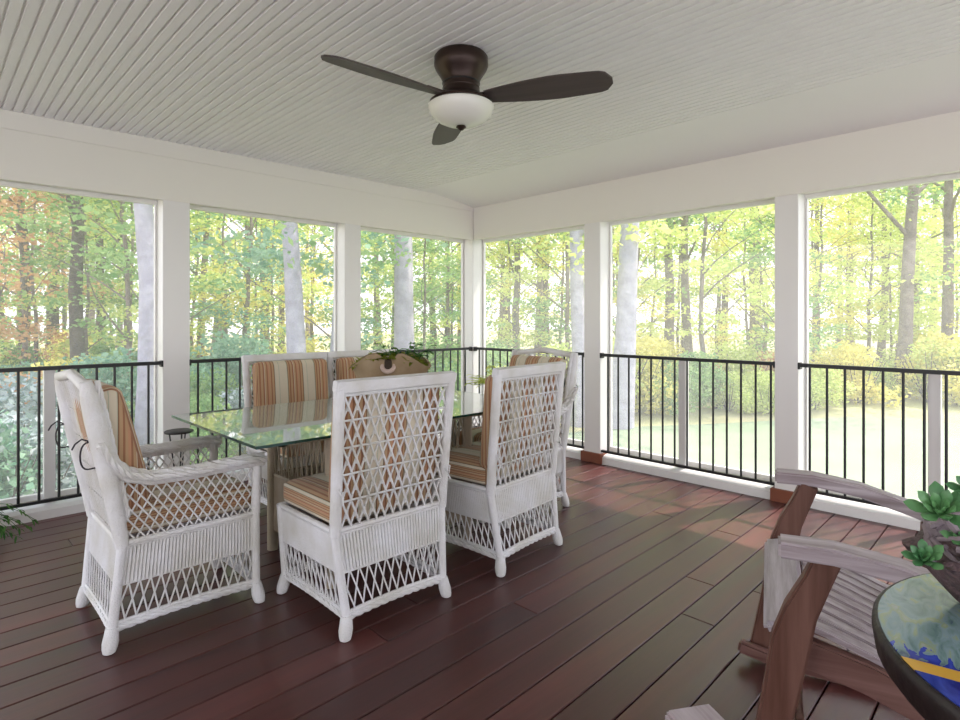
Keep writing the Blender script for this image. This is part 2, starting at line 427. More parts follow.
# curbs, screens and railings per bay
def screen_bay(side, a, b, n, label):
    """a..b is the clear opening along the wall"""
    def T(mbx):
        if side == 'L':   # local x -> world y , local y (outward) -> world -x
            return mbx.xform(Matrix(((0, -1, 0, 0), (1, 0, 0, 0), (0, 0, 1, 0), (0, 0, 0, 1))))
        return mbx
    w = MB(); fw = .014
    w.box(a, b, .135, .175, 2.08, 2.112); w.box(a, b, .135, .175, .09, .13)
    w.box(a, a+fw, .137, .173, .13, 2.08); w.box(b-fw, b, .137, .173, .13, 2.08)
    T(w); fr = struct(w, 'window_%d' % n, M['trimwhite'], bevel=.003)
    s = MB(); s.box(a+fw, b-fw, .154, .156, .13, 2.08); T(s); s.build('screen', M['screen'], fr, smooth=False)
    # sloping sill / curb
    c = MB(); c.add([(a, .0, 0), (b, .0, 0), (b, .18, 0), (a, .18, 0), (a, .0, .055), (b, .0, .055), (b, .03, .075), (a, .03, .075), (a, .18, .095), (b, .18, .095)],
                    [(0, 1, 5, 4), (4, 5, 6, 7), (7, 6, 9, 8), (3, 2, 1, 0), (2, 3, 8, 9), (0, 4, 7, 8, 3), (1, 2, 9, 6, 5)])
    T(c); struct(c, 'baseboard_%s_%d' % ('left' if side == 'L' else 'right', n), M['trimwhite'], smooth=False)
    # railing
    rl = thing('railing', label, 'railing', (0, 0, 0))
    m = MB(); m.box(a, b, .005, .045, .93, .955); m.box(a-.006, a+.012, .0, .05, .915, .96); m.box(b-.012, b+.006, .0, .05, .915, .96); T(m); m.build('top_rail', M['black'], rl, bevel=.003)
    m = MB(); m.box(a, b, .012, .038, .098, .118); T(m); m.build('bottom_rail', M['black'], rl, bevel=.002)
    x = a+.064
    while x < b-.03:
        m = MB(); m.tube([(x, .025, .11), (x, .025, .94)], .008, 8); T(m); m.build('baluster', M['black'], rl)
        x += .1025
    mid = (a+b)/2
    m = MB(); m.box(mid-.03, mid+.03, .075, .13, .07, .93); T(m); m.build('center_post', M['trimwhite'], rl, bevel=.003)
    return rl
screen_bay('L', -4.285, -3.008, 1, 'black metal railing at the far left, behind the white wicker armchair')
screen_bay('L', -2.829, -1.548, 2, 'black metal railing behind the glass table corner, between two white posts')
screen_bay('L', -1.384, -.006, 3, 'black metal railing left of the corner post, behind the planter')
screen_bay('R', .006, 1.435, 4, 'black metal railing right of the corner post, behind the rear armchair')
screen_bay('R', 1.604, 3.033, 5, 'black metal railing in the middle of the right side, between the two brown-footed posts')
screen_bay('R', 3.183, 4.62, 6, 'black metal railing at the far right, behind the weathered wooden chair')

# ------------------------------------------------------------------ wicker
def lerp(a, b, t): return tuple(a[i]+(b[i]-a[i])*t for i in range(3))
def quadpt(q, u, v):   # q = (bottom0, bottom1, top0, top1)
    return lerp(lerp(q[0], q[1], u), lerp(q[2], q[3], u), v)
def qnormal(q):
    a = Vector(q[1])-Vector(q[0]); b = Vector(q[2])-Vector(q[0]); return a.cross(b).normalized()
def lattice(mb, q, n, r=.0032, v0=0, v1=1, bow=0., step=1):
    nr = qnormal(q)
    for i in range(-step+1, n+1):
        for sgn in (0, 1):
            ua, ub = i/n, (i+step)/n
            if sgn: ua, ub = ub, ua
            pts = []
            for k in range(5):
                t = k/4; u = ua+(ub-ua)*t
                if u < -1e-6 or u > 1+1e-6: continue
                pts.append(Vector(quadpt(q, u, v0+(v1-v0)*t))+nr*((1 if sgn else -1)*r*.8+bow*4*u*(1-u)))
            if len(pts) > 1: mb.tube(pts, r, 5, False)
def band(mb, q, n, v0, v1, r=None, bow=0.):
    nr = qnormal(q); w = (Vector(q[1])-Vector(q[0])).length; r = r or w/n*.52
    for i in range(n):
        u = (i+.5)/n; o = nr*(bow*4*u*(1-u))
        mb.tube([Vector(quadpt(q, u, v0))+o, Vector(quadpt(q, u, v1))+o], r, 5, False)
    a, b, c, d = [Vector(quadpt(q, *x))-nr*.001 for x in ((0, v0), (1, v0), (1, v1), (0, v1))]
    mb.add([a, b, c, d, a-nr*.003, b-nr*.003, c-nr*.003, d-nr*.003], [(0, 1, 2, 3), (7, 6, 5, 4)])
def hstrand(mb, q, v, r, bow=0., k=9):
    nr = qnormal(q)
    mb.tube([Vector(quadpt(q, i/(k-1), v))+nr*(bow*4*(i/(k-1))*(1-i/(k-1))) for i in range(k)], r, 6)
def braid(mb, pts, r, n=8, twist=26):
    """three strands wound round one another along a path"""
    pts = [Vector(p) for p in pts]; seg = []
    L = 0; ls = [0]
    for i in range(1, len(pts)): L += (pts[i]-pts[i-1]).length; ls.append(L)
    N = int(L/.012)+2; path = []
    for j in range(N):
        d = L*j/(N-1); i = 0
        while i < len(ls)-2 and ls[i+1] < d: i += 1
        t = (d-ls[i])/max(1e-6, ls[i+1]-ls[i]); path.append((pts[i].lerp(pts[i+1], t), (pts[i+1]-pts[i]).normalized(), d))
    for s in range(3):
        ps = []
        for p, t, d in path:
            a = t.cross(Vector((0, 0, 1))); a = a.normalized() if a.length > .2 else Vector((1, 0, 0)); b = t.cross(a)
            q = s*2*PI/3+d*twist*2
            ps.append(p+(a*math.cos(q)+b*math.sin(q))*r*.5)
        mb.tube(ps, r*.62, 6)

def skirt_quads(hw0, hw1, yb0, yb1, yf0, yf1, z0, z1):
    """corner lines from z0 to z1: returns four outward quads (back, right, front, left)"""
    B = [(-hw0, yb0, z0), (hw0, yb0, z0), (hw0, yf0, z0), (-hw0, yf0, z0)]
    T = [(-hw1, yb1, z1), (hw1, yb1, z1), (hw1, yf1, z1), (-hw1, yf1, z1)]
    return [(B[i], B[(i+1) % 4], T[i], T[(i+1) % 4]) for i in range(4)]

def foot(root, x, y, sx, sy):
    mb = MB()
    prof = [(.015, 0), (.022, .004), (.026, .018), (.028, .038), (.026, .056), (.024, .074), (.022, .09)]
    vs0 = len(mb.v); mb.lathe(prof, n=14)
    mb.v = [(vx+x+sx*(.09-vz)*.14, vy+y+sy*(.09-vz)*.14, vz) for vx, vy, vz in mb.v]
    mb.build('foot', M['wicker'], root)

def base_parts(root, W0, W1, YB0, YB1, YF0, YF1, ZS=.41):
    z0 = .080
    qs = skirt_quads(W0, W1, YB0, YB1, YF0, YF1, z0, ZS)
    fr = MB()
    for q in qs:
        n = 11
        # arched bottom rail, seat rail, corner posts
        pts = [Vector(quadpt(q, i/n, 0))+Vector((0, 0, .009*math.sin(PI*i/n))) for i in range(n+1)]
        braid(fr, pts, .014); fr.tube([p+Vector((0, 0, .018)) for p in pts], .008, 6)
        fr.tube([quadpt(q, 0, 1), quadpt(q, 1, 1)], .013, 8); fr.tube([quadpt(q, 0, .96), quadpt(q, 1, .96)], .008, 6)
        fr.tube([quadpt(q, 0, -.02), quadpt(q, 0, .5), quadpt(q, 0, 1.02)], .018, 10)
    fr.build('seat_frame', M['wicker'], root)
    for q in qs:
        sk = MB()
        w = (Vector(q[1])-Vector(q[0])).length
        lattice(sk, q, int(w/.038), .0036, .08, .51)
        hstrand(sk, q, .51, .005)
        band(sk, q, int(w/.0135), .51, .96)
        sk.build('skirt_panel', M['wicker'], root)
    for x, y, sx, sy in ((-W0, YB0, -1, -1), (W0, YB0, 1, -1), (-W0, YF0, -1, 1), (W0, YF0, 1, 1)):
        foot(root, x, y, sx, sy)

def back_panel(mb, q, tiers, cols, bow=-.01):
    for t in range(tiers):
        v0, v1 = t/tiers, (t+1)/tiers
        lattice(mb, q, cols, .0050, v0+.006, v1-.006, bow)
        hstrand(mb, q, v1, .0045, bow)
        # short knotted upright pairs at the waists
        nr = qnormal(q)
        for i in range(cols):
            u = (i+.5)/cols
            a = Vector(quadpt(q, u, v0+.35/tiers)); b = Vector(quadpt(q, u, v0+.65/tiers)); o = nr*(bow*4*u*(1-u))
            mb.tube([a+o, b+o], .0062, 5)

def side_chair():
    root = thing('wicker_chair', '-', 'chair')
    base_parts(root, .247, .276, -.262, -.218, .262, .250)
    hw, hz, yt = .285, .985, -.275
    P = lambda s: [(s*.274, -.222, .39), (s*.275, -.230, .50), (s*.280, -.252, .75), (s*hw, yt, hz)]
    bf = MB()
    for s in (-1, 1): bf.tube(P(s), .023, 12)
    bf.bar([(-.305, yt, hz+.005), (.305, yt, hz+.005)], .042, .045, (0, .97, .2)); bf.tube([(-.3, yt-.004, hz-.03), (.3, yt-.004, hz-.03)], .007, 6)
    bf.build('back_frame', M['wicker'], root, bevel=.006)
    q = ((-.25, -.232, .42), (.25, -.232, .42), (-hw+.02, yt+.004, hz-.025), (hw-.02, yt+.004, hz-.025))
    q = (q[1], q[0], q[3], q[2])
    pb = MB(); back_panel(pb, q, 5, 12, .006); pb.build('back_panel', M['wicker'], root)
    c = MB(); c.rbox((0, .046, .466), (.264, .228, .050), .028, (0.0, 0.0, .014), 12); c.build('seat_cushion', M['fabric'], root)
    c = MB(); c.rbox((0, 0, 0), (.262, .045, .238), .035, (0, .015, 0), 12)
    c.xform(Matrix.Translation((0, -.185, .735)) @ Matrix.Rotation(math.radians(5), 4, 'X')); c.build('back_cushion', M['fabric_back'], root)
    for s in (-1, 1):
        t = MB(); t.tube([(s*.262, -.245, .60), (s*.285, -.27, .585), (s*.27, -.28, .555), (s*.262, -.26, .575), (s*.275, -.285, .53)], .0035, 5)
        t.build('cushion_tie', M['wicker'], root)
    return root

def arm_chair():
    root = thing('wicker_armchair', '-', 'chair')
    W = .237
    base_parts(root, W, W+.018, -.275, -.245, .275, .265, .40)
    yt, hz = -.37, 1.05
    bf = MB(); path = [(-.245, .39), (-.262, .50), (-.29, .66), (-.325, .84), (-.350, .96), (-.365, 1.025)]
    for s in (-1, 1):
        bf.tube([(s*(W+.018+.010*i/5), y, z) for i, (y, z) in enumerate(path)], [.024, .027, .033, .036, .032, .020], 12)
        braid(bf, [(s*(W+.020+.010*i/5), y+.035, z) for i, (y, z) in enumerate(path)][1:], .010)
    bf.tube([(-.262, -.365, 1.005), (0, -.365, 1.035), (.262, -.365, 1.005)], .020, 10)
    bf.build('back_frame', M['wicker'], root)
    q = ((.24, -.25, .42), (-.24, -.25, .42), (.245, -.36, 1.0), (-.245, -.36, 1.0))
    pb = MB(); back_panel(pb, q, 5, 12, .006); pb.build('back_panel', M['wicker'], root)
    for s in (-1, 1):
        a = MB()
        xs = s*(W+.035)
        ap = [(s*(W+.045), -.325, .80), (s*(W+.040), -.285, .725), (xs, -.235, .672), (xs, -.15, .645), (xs, 0, .640), (xs, .15, .645), (xs, .25, .648), (s*(W+.02), .30, .640)]
        braid(a, ap, .021); 
        for dx in (-.024, .024): braid(a, [(p[0]+s*dx, p[1], p[2]-.005) for p in ap], .014)
        a.tube([(p[0], p[1], p[2]-.022) for p in ap[1:]], .016, 8)
        a.tube([(s*(W+.018), .265, .40), (s*(W+.022), .268, .52), (s*(W+.02), .272, .635)], .020, 10)
        q = ((s*(W+.018), -.235, .405), (s*(W+.018), .26, .405), (s*(W+.02), -.265, .628), (s*(W+.02), .265, .628))
        lattice(a, q, 14, .0036, 0, 1, 0, 4)
        a.build('arm', M['wicker'], root)
    c = MB(); c.rbox((0, .015, .465), (.235, .26, .05), .028, (0, 0, .014), 12); c.build('seat_cushion', M['fabric'], root)
    c = MB(); c.rbox((0, 0, 0), (.235, .055, .255), .045, (0, .02, 0), 12)
    c.xform(Matrix.Translation((0, -.235, .745)) @ Matrix.Rotation(math.radians(14), 4, 'X')); c.build('back_cushion', M['fabric_back'], root)
    for s in (-1, 1):
        t = MB(); pth = []
        for i in range(15):
            q = i/14; pth.append((s*.255+.006*math.sin(q*5), -.345-.035*math.sin(q*PI*1.15), .80-.11*q+.018*math.sin(q*7)))
        t.tube(pth, .0032, 5)
        t.tube([(s*.255, -.345, .80), (s*.258, -.375, .815), (s*.258, -.395, .80), (s*.258, -.405, .78)], .0032, 5)
        t.build('cushion_tie', M['dark_tie'], root)
    return root

SC = side_chair()
SC.location = (2.245, -2.80, 0); SC.rotation_euler.z = PI/2
SC['label'] = 'nearest white wicker side chair, centre foreground, its woven back to us'
c2 = copy_tree(SC); c2.location = (2.245, -1.982, 0); c2.rotation_euler.z = PI/2+.10
c2['label'] = 'white wicker side chair nearest the open floor on the right, back to us'
c3 = copy_tree(SC); c3.location = (.95, -2.415, 0); c3.rotation_euler.z = -PI/2
c3['label'] = 'wicker side chair across the glass table, striped back cushion fully seen above the glass'
c4 = copy_tree(SC); c4.location = (.95, -1.80, 0); c4.rotation_euler.z = -PI/2
c4['label'] = 'wicker side chair across the glass table, half hidden behind the burlap planter'
AC = arm_chair(); AC.location = (1.735, -3.455, 0)
AC['label'] = 'white wicker armchair at the left end of the glass table, seen from its side'
a2 = copy_tree(AC); a2.location = (1.86, -1.42, 0); a2.rotation_euler.z = PI
a2['label'] = 'wicker armchair at the far end of the table, mostly hidden, pinkish cushion showing'
for o in (SC, c2, c3, c4): o['group'] = 'wicker side chairs round the glass table'
for o in (AC, a2): o['group'] = 'wicker armchairs at the table ends'

# ------------------------------------------------------------------ dining table
TX0, TX1, TY0, TY1, TZ = 1.235, 2.28, -3.31, -1.55, .755
tb = thing('dining_table', 'rectangular glass-topped dining table on a tan wicker base, chairs all round it', 'table', ((TX0+TX1)/2, (TY0+TY1)/2, 0))
hx, hy = (TX1-TX0)/2, (TY1-TY0)/2
g = MB(); g.box(-hx, hx, -hy, hy, TZ-.012, TZ)
me = g.mesh('glass_top', [M['glass'], M['glass_edge']], False)
for pl in me.polygons: pl.material_index = 1 if abs(pl.normal.z) < .5 else 0
o = bpy.data.objects.new('glass_top', me); C.objects.link(o); o.parent = tb
fr = MB()
ax, ay = hx-.14, hy-.16
for x0, x1, y0, y1 in ((-ax, ax, -ay, -ay+.05), (-ax, ax, ay-.05, ay), (-ax, -ax+.05, -ay, ay), (ax-.05, ax, -ay, ay)):
    fr.box(x0, x1, y0, y1, .703, TZ-.0125)
fr.build('top_frame', M['table_wicker'], tb, bevel=.008)
bx, by = .31, .435
for q in skirt_quads(bx, bx+.0, -by, -by, by, by, .06, .70):
    pn = MB(); w = (Vector(q[1])-Vector(q[0])).length
    lattice(pn, q, int(w/.05), .004, .55, 1); hstrand(pn, q, .55, .008); band(pn, q, int(w/.012), .08, .54)
    pn.build('base_panel', M['table_wicker'], tb)
for sx in (-1, 1):
    for sy in (-1, 1):
        l = MB(); l.tube([(sx*bx, sy*by, 0), (sx*bx, sy*by, .703)], .028, 12); l.build('leg', M['table_wicker'], tb)

# ------------------------------------------------------------------ planters on the table
def leaf_blade(mb, base, d, L, W, curl=.3, n=4, up=Vector((0, 0, 1)), mi=0, thick=0):
    base = Vector(base); d = Vector(d).normalized(); side = d.cross(up)
    side = side.normalized() if side.length > .05 else Vector((1, 0, 0)); nrm = side.cross(d)
    vs = []; fs = []
    for i in range(n+1):
        t = i/n; w = W*math.sin(PI*min(1, .12+t*.88))**.8*(1 if i < n else .05)
        p = base+d*(L*t)-nrm*(curl*L*t*t)
        vs += [p-side*w/2+nrm*w*.15, p, p+side*w/2+nrm*w*.15]
    for i in range(n):
        for k in (0, 1): fs.append((i*3+k, i*3+k+1, i*3+k+4, i*3+k+3))
    mb.add(vs, fs, mi)
pc = at(391, 3.12, TZ+.002)
pl_ = thing('burlap_planter', 'brown burlap two-lobed planter of green plants in the middle of the glass table', 'planter', pc, 0.80)
# local x runs across the view: two scooped lobes with a waist between them
sh = MB(); n = 48; rings = 9; vs = []; fs = []
for j in range(rings):
    t = j/(rings-1)
    for k in range(n):
        q = 2*PI*k/n; cx = math.cos(q); sy = math.sin(q)
        pinch = math.exp(-(cx/.22)**2)
        ra = .09+.125*t**.75; rb = (.07+.06*t**.8)*(1-.35*pinch*t)
        zz = .318*t-(.055*pinch*t**3 if True else 0)-.075*abs(cx)**2.5*t**3+.012*math.sin(3*q)*t
        vs.append((ra*cx, rb*sy, zz))
for j in range(rings-1):
    for k in range(n): k2 = (k+1) % n; fs.append((j*n+k, j*n+k2, (j+1)*n+k2, (j+1)*n+k))
fs.append(tuple(range(n))[::-1])
# inner wall
o0 = len(vs)
for j in range(3):
    for k in range(n):
        x, y, z = vs[(rings-1)*n+k]; f = (.93, .90, .86)[j]; vs.append((x*f, y*f, z+(.006, -.02, -.06)[j]))
prev = (rings-1)*n
for j in range(3):
    cur = o0+j*n
    for k in range(n): k2 = (k+1) % n; fs.append((prev+k, prev+k2, cur+k2, cur+k))
    prev = cur
fs.append(tuple(prev+k for k in range(n)))
sh.add(vs, fs); sh.build('pot', M['burlap'], pl_)
rg = MB(); rg.tube([(.0+.034*math.cos(a), -.089+.02*math.sin(a), .258+.034*math.sin(a)) for a in [2*PI*i/16 for i in range(17)]], .012, 8)
rg.build('grommet', M['shell'], pl_)
rg = MB(); rg.rbox((0, -.082, .258), (.030, .012, .030), .012, n=6); rg.build('shade_pad', M['painted_shade'], pl_)  # solid dark pad: shade of the ring's opening put into colour
rnd = random.Random(11)
ms = MB()
for i in range(420):
    a = rnd.uniform(0, 2*PI); r = math.sqrt(rnd.random())
    x, y = .195*r*math.cos(a), .125*r*math.sin(a)
    d = Vector((rnd.uniform(-1, 1), rnd.uniform(-1, 1), rnd.uniform(.1, 1.2)))
    leaf_blade(ms, (x, y, .290-.055*(abs(x)/.2)**2), d, rnd.uniform(.03, .055), rnd.uniform(.012, .022), .6, 3)
ms.build('moss', LEAF['moss'], pl_)
lf = MB()
for i in range(46):
    a = rnd.uniform(0, 2*PI); st = Vector((rnd.uniform(-.04, .16), rnd.uniform(-.05, .05), .28))
    d = Vector((math.cos(a)*1.1, math.sin(a), rnd.uniform(.2, 1.6))).normalized(); L_ = rnd.uniform(.05, .15)
    e = st+d*L_*.7; lf.tube([st, st+d*L_*.35+Vector((0, 0, .01)), e], .0015, 4)
    leaf_blade(lf, e, (d[0], d[1], d[2]*.2), rnd.uniform(.035, .06), rnd.uniform(.022, .034), .35, 4)
lf.build('foliage', LEAF['deep'], pl_)

pc = at(495, 3.46, TZ+.001)
p2 = thing('potted_herb', 'small potted sprig of bright green leaves on the glass, beside the right chair back', 'plant', pc)
m = MB(); m.lathe([(.035, 0), (.045, .02), (.055, .09), (.060, .1), (.055, .1), (.05, .08)], n=24); m.build('pot', M['terra'], p2)
lf = MB()
left = Vector((-SN, -CS, 0))
for i in range(30):
    a = rnd.uniform(0, 2*PI); d = Vector((math.cos(a), math.sin(a), rnd.uniform(.2, 1.1)))+left*1.0; d.normalize()
    st = Vector((0, 0, .09)); L_ = rnd.uniform(.06, .17)
    e = st+d*L_; lf.tube([st, st+d*L_*.5+Vector((0, 0, .02)), e], .0016, 4)
    for k in range(2):
        leaf_blade(lf, e-d*L_*.3*k, (d[0]+rnd.uniform(-.6, .6), d[1]+rnd.uniform(-.6, .6), rnd.uniform(-.2, .7)), rnd.uniform(.03, .055), rnd.uniform(.014, .024), .3, 4)
lf.build('foliage', LEAF['lime'], p2)

# ------------------------------------------------------------------ ceiling fan
FX, FY = 2.452, -2.39
fan = thing('ceiling_fan', 'bronze flush-mount ceiling fan with three dark paddle blades and a white bowl', 'fan', (FX, FY, CEIL))
h = MB(); h.lathe([(.118, .0), (.128, -.012), (.129, -.05), (.124, -.064), (.112, -.084), (.098, -.104), (.089, -.126), (.086, -.146), (.089, -.158), (.087, -.162), (.092, -.180), (.104, -.198), (.130, -.214), (.150, -.224), (.152, -.234), (.142, -.240)], n=48)
hs = h.build('motor_housing', M['bronze'], fan)
v = MB(); v.lathe([(.0875, -.131), (.0905, -.133), (.0905, -.137), (.088, -.139)], n=48, cap=False); v.build('trim_ring', M['black'], hs)
b = MB(); b.lathe([(.150, -.236), (.157, -.242), (.155, -.258), (.143, -.284), (.118, -.307), (.08, -.325), (.04, -.334), (.012, -.336)], n=48); b.build('lamp_bowl', M['opal'], fan)
f = MB(); f.lathe([(.006, -.332), (.022, -.337), (.025, -.343), (.016, -.349), (.011, -.355), (.004, -.358)], n=20); f.build('finial', M['bronze'], fan)
bl = MB(); n = 22; top = []
outline = []
for i in range(n+1):
    t = i/n; x = .125+.585*t
    w = .044+.042*math.sin(min(1, t/.62)*PI/2) if t < .62 else .086-.012*(t-.62)/.3
    if t > .86: w *= math.sqrt(max(0, 1-((t-.86)/.143)**3.2))
    outline.append((x, w))
vs = []; fs = []
for i, (x, w) in enumerate(outline):
    for z in (.004, -.004): vs += [(x, -w*1.0, z), (x, w*.92, z)]
for i in range(n):
    a = i*4; c = a+4
    fs += [(a, a+1, c+1, c), (a+2, c+2, c+3, a+3), (a, c, c+2, a+2), (a+1, a+3, c+3, c+1)]
fs += [(0, 2, 3, 1), (n*4, n*4+1, n*4+3, n*4+2)]
bl.add(vs, fs)
blm = None
for i in range(3):
    a = -1.62+i*2*PI/3
    if blm is None:
        o = bl.build('blade', M['blade'], fan, bevel=0); blm = o.data
        arm = MB(); arm.bar([(.07, 0, .012), (.13, 0, .010), (.22, 0, .008)], [.05, .045, .07], .008, (0, 1, 0))
        am = arm.mesh('blade_bracket', M['bronze'], True, .002)
    else:
        o = bpy.data.objects.new('blade', blm); C.objects.link(o); o.parent = fan
    o.location = (0, 0, -.212); o.rotation_euler = Matrix.Rotation(a, 3, 'Z').to_4x4().to_3x3().__matmul__(Matrix.Rotation(math.radians(-14), 3, 'X')).to_euler()
    br = bpy.data.objects.new('blade_bracket', am); C.objects.link(br); br.parent = o

# ------------------------------------------------------------------ slatted garden chair
def garden_chair(root):
    """local x: front to back, local y: across (0 = near side, 0.718 = far side)"""
    Wd = .718
    def leg(y):
        m = MB()
        m.bar([(.110, y, .665), (.085, y, .60), (.050, y, .52), (.028, y, .44), (.010, y, .33), (-.015, y, .20), (-.050, y, .02)],
              .045, [.060, .062, .075, .088, .082, .075, .075], (0, 1, 0))
        m.build('front_leg', M['red_wood'], root, bevel=.006)
        m = MB(); m.bar([(.50, y, .02), (.46, y, .30), (.47, y, .58)], .04, .07, (0, 1, 0)); m.build('rear_leg', M['red_wood'], root, bevel=.006)
    for i, y in enumerate((0, Wd)):
        leg(y)
        o = -.012 if i == 0 else .012
        m = MB(); m.bar([(.0, y+o, .678), (.12, y+o, .680), (.26, y+o, .660), (.40, y+o, .618), (.56, y+o, .56)], [.075, .08, .08, .075, .06], .040, (0, 1, 0))
        m.build('armrest', M['grey_wood'], root, bevel=.006)
        m = MB(); yy = y+(.045 if i == 0 else -.045)
        m.bar([(.03, yy, .405), (.20, yy, .365), (.36, yy, .305), (.56, yy, .285)], .035, .075, (0, 1, 0)); m.build('side_rail', M['red_rail'], root, bevel=.005)
        m = MB(); m.bar([(-.12, yy, .055), (-.02, yy, .035), (.25, yy, .022), (.60, yy, .05)], .035, .045, (0, 1, 0)); m.build('runner', M['red_rail'], root, bevel=.008)
    ns = 10
    for k in range(ns):
        y = .075+(Wd-.15)*k/(ns-1)
        m = MB(); m.bar([(.075, y, .455), (.11, y, .447), (.20, y, .415), (.33, y, .362), (.45, y, .330), (.55, y, .335)], .050, .018, (0, 1, 0))
        m.build('seat_slat', M['grey_wood'], root, bevel=.004)
        m = MB(); m.bar([(.555, y, .345), (.60, y, .50), (.66, y, .75), (.735, y, 1.0)], .050, .018, (0, 1, 0))
        m.build('back_slat', M['grey_wood'], root, bevel=.004)
    m = MB(); m.bar([(.018, .03, .452), (.018, Wd-.03, .452)], .105, .028, (1, 0, .22)); m.build('front_slat', M['grey_wood_across'], root, bevel=.010)
    for (x, z) in ((.62, .48), (.725, .93)):
        m = MB(); m.bar([(x+.02, .03, z), (x+.02, Wd-.03, z)], .05, .02, (-.25, 0, 1)); m.build('back_rail', M['red_rail'], root, bevel=.004)
    m = MB(); m.bar([(.05, .02, .20), (.05, Wd-.02, .20)], .05, .022, (0, 0, 1)); m.build('stretcher', M['red_rail'], root, bevel=.004)
ang = math.atan2(.338, .941)
gc = thing('garden_chair', 'weathered slatted wooden armchair with curved red-brown legs at the lower right', 'chair', (3.977, -2.68, 0), ang, 'slatted wooden garden chairs')
garden_chair(gc)
gc2 = copy_tree(gc); gc2.location = (4.118-.718*math.sin(.55), -3.478-.718*math.cos(.55), 0); gc2.rotation_euler.z = -.55
# only the front tip of this one's far arm reaches the frame
gc2['label'] = 'slatted wooden armchair with only a grey arm tip showing at the bottom edge'

# ------------------------------------------------------------------ mosaic side table with succulent
TC = Vector((4.636, -3.0, 0))
st = thing('side_table', 'round mosaic-topped side table, blue and green with a yellow stripe, dark rim', 'table', TC, 0)
m = MB(); m.lathe([(.349, -.004), (.352, 0), (.002, 0)][:0] or [(.370, -.006), (.370, .0), (.0005, .0)], n=72, cap=False)
o = m.build('mosaic_top', M['mosaic'], st, loc=(0, 0, .75)); o.rotation_euler.z = math.radians(-79)
m = MB(); m.lathe([(.05, .690), (.30, .690), (.345, .680), (.362, .686), (.374, .702), (.379, .735), (.378, .745), (.374, .749), (.369, .7485), (.05, .742)], n=72); m.build('rim', M['dark_rim'], st)
m = MB(); m.lathe([(.02, .69), (.045, .6), (.035, .4), (.05, .2), (.03, .1)], n=24); m.build('pedestal', M['dark_rim'], st)
for k in range(3):
    a = k*2*PI/3+.5; m = MB(); m.tube([(.0, 0, .15), (.12*math.cos(a), .12*math.sin(a), .11), (.24*math.cos(a), .24*math.sin(a), .015)], [.02, .018, .014], 10); m.build('leg', M['dark_rim'], st)
pp = at(997, 1.0, .752)
sp = thing('succulent_pot', 'rough bark-textured pot of green rosette succulents on the mosaic side table', 'plant', pp)
m = MB(); m.lathe([(.045, 0), (.058, .012), (.085, .045), (.115, .078), (.126, .092), (.112, .098), (.05, .09)], n=36)
m.v = [(x*(1+.07*math.sin(7*math.atan2(y, x)+z*30)), y*(1+.07*math.sin(7*math.atan2(y, x)+z*30)), z) for x, y, z in m.v]
m.build('pot', M['pot_dark'], sp)
tw = MB(); rnd = random.Random(5)
for i in range(14):
    a = rnd.uniform(0, 2*PI); r = .085; pts = []
    for k in range(5):
        aa = a+k*.45; pts.append((r*1.15*math.cos(aa), r*1.15*math.sin(aa), .095+.015*math.sin(k*1.6+i)+rnd.uniform(0, .035)))
    tw.tube(pts, rnd.uniform(.004, .008), 6)
tw.build('twig_collar', M['stone'], sp)
def rosette(mb, c, axis, R, n=16):
    c = Vector(c); ax = Vector(axis).normalized(); a = ax.orthogonal().normalized(); b = ax.cross(a)
    for i in range(n):
        t = i/n; q = i*2.399; r = R*(.45+.55*(1-t)); el = .15+1.0*t
        d = (a*math.cos(q)+b*math.sin(q))*math.cos(el)+ax*math.sin(el)
        side = d.cross(ax).normalized(); nn = side.cross(d)
        # fleshy spoon leaf
        vs = []; fs = []; K = 6
        for k in range(K+1):
            s = k/K; w = r*.42*(math.sin(PI*(s**1.7)*.90+.10)+.10); th = w*.35*(1 if k < K else .3)
            if k == K: w *= .3
            p = c+d*r*s+nn*(r*.18*s*s)
            vs += [p-side*w/2, p-nn*th, p+side*w/2, p+nn*th*.5]
        for k in range(K):
            for j in range(4): j2 = (j+1) % 4; fs.append((k*4+j, k*4+j2, k*4+4+j2, k*4+4+j))
        fs.append((K*4, K*4+1, K*4+2, K*4+3))
        mb.add(vs, fs)
vw = (Vector(CAMP)-pp).normalized(); rt = Vector((SN, CS, 0))
for dx, dz, R in ((-.094, .165, .055), (.0, .16, .05), (-.120, .085, .036), (-.04, .20, .04), (-.055, .12, .035)):
    ro = MB(); rosette(ro, rt*dx+vw*.03+Vector((0, 0, dz)), vw*.9+Vector((0, 0, .6)), R)
    ro.build('rosette', M.setdefault('succulent', principled('succulent', (.05, .17, .06), .35, var=(20, (.14, .32, .12), .2))), sp)
ste = MB()
for dx, dz in ((-.094, .165), (.0, .16), (-.120, .085), (-.04, .20), (-.055, .12)):
    e = rt*dx+vw*.03+Vector((0, 0, dz)); ste.tube([(0, 0, .12), e*.6+Vector((0, 0, .02)), e], .007, 7)
ste.build('stems', M['stone'], sp)

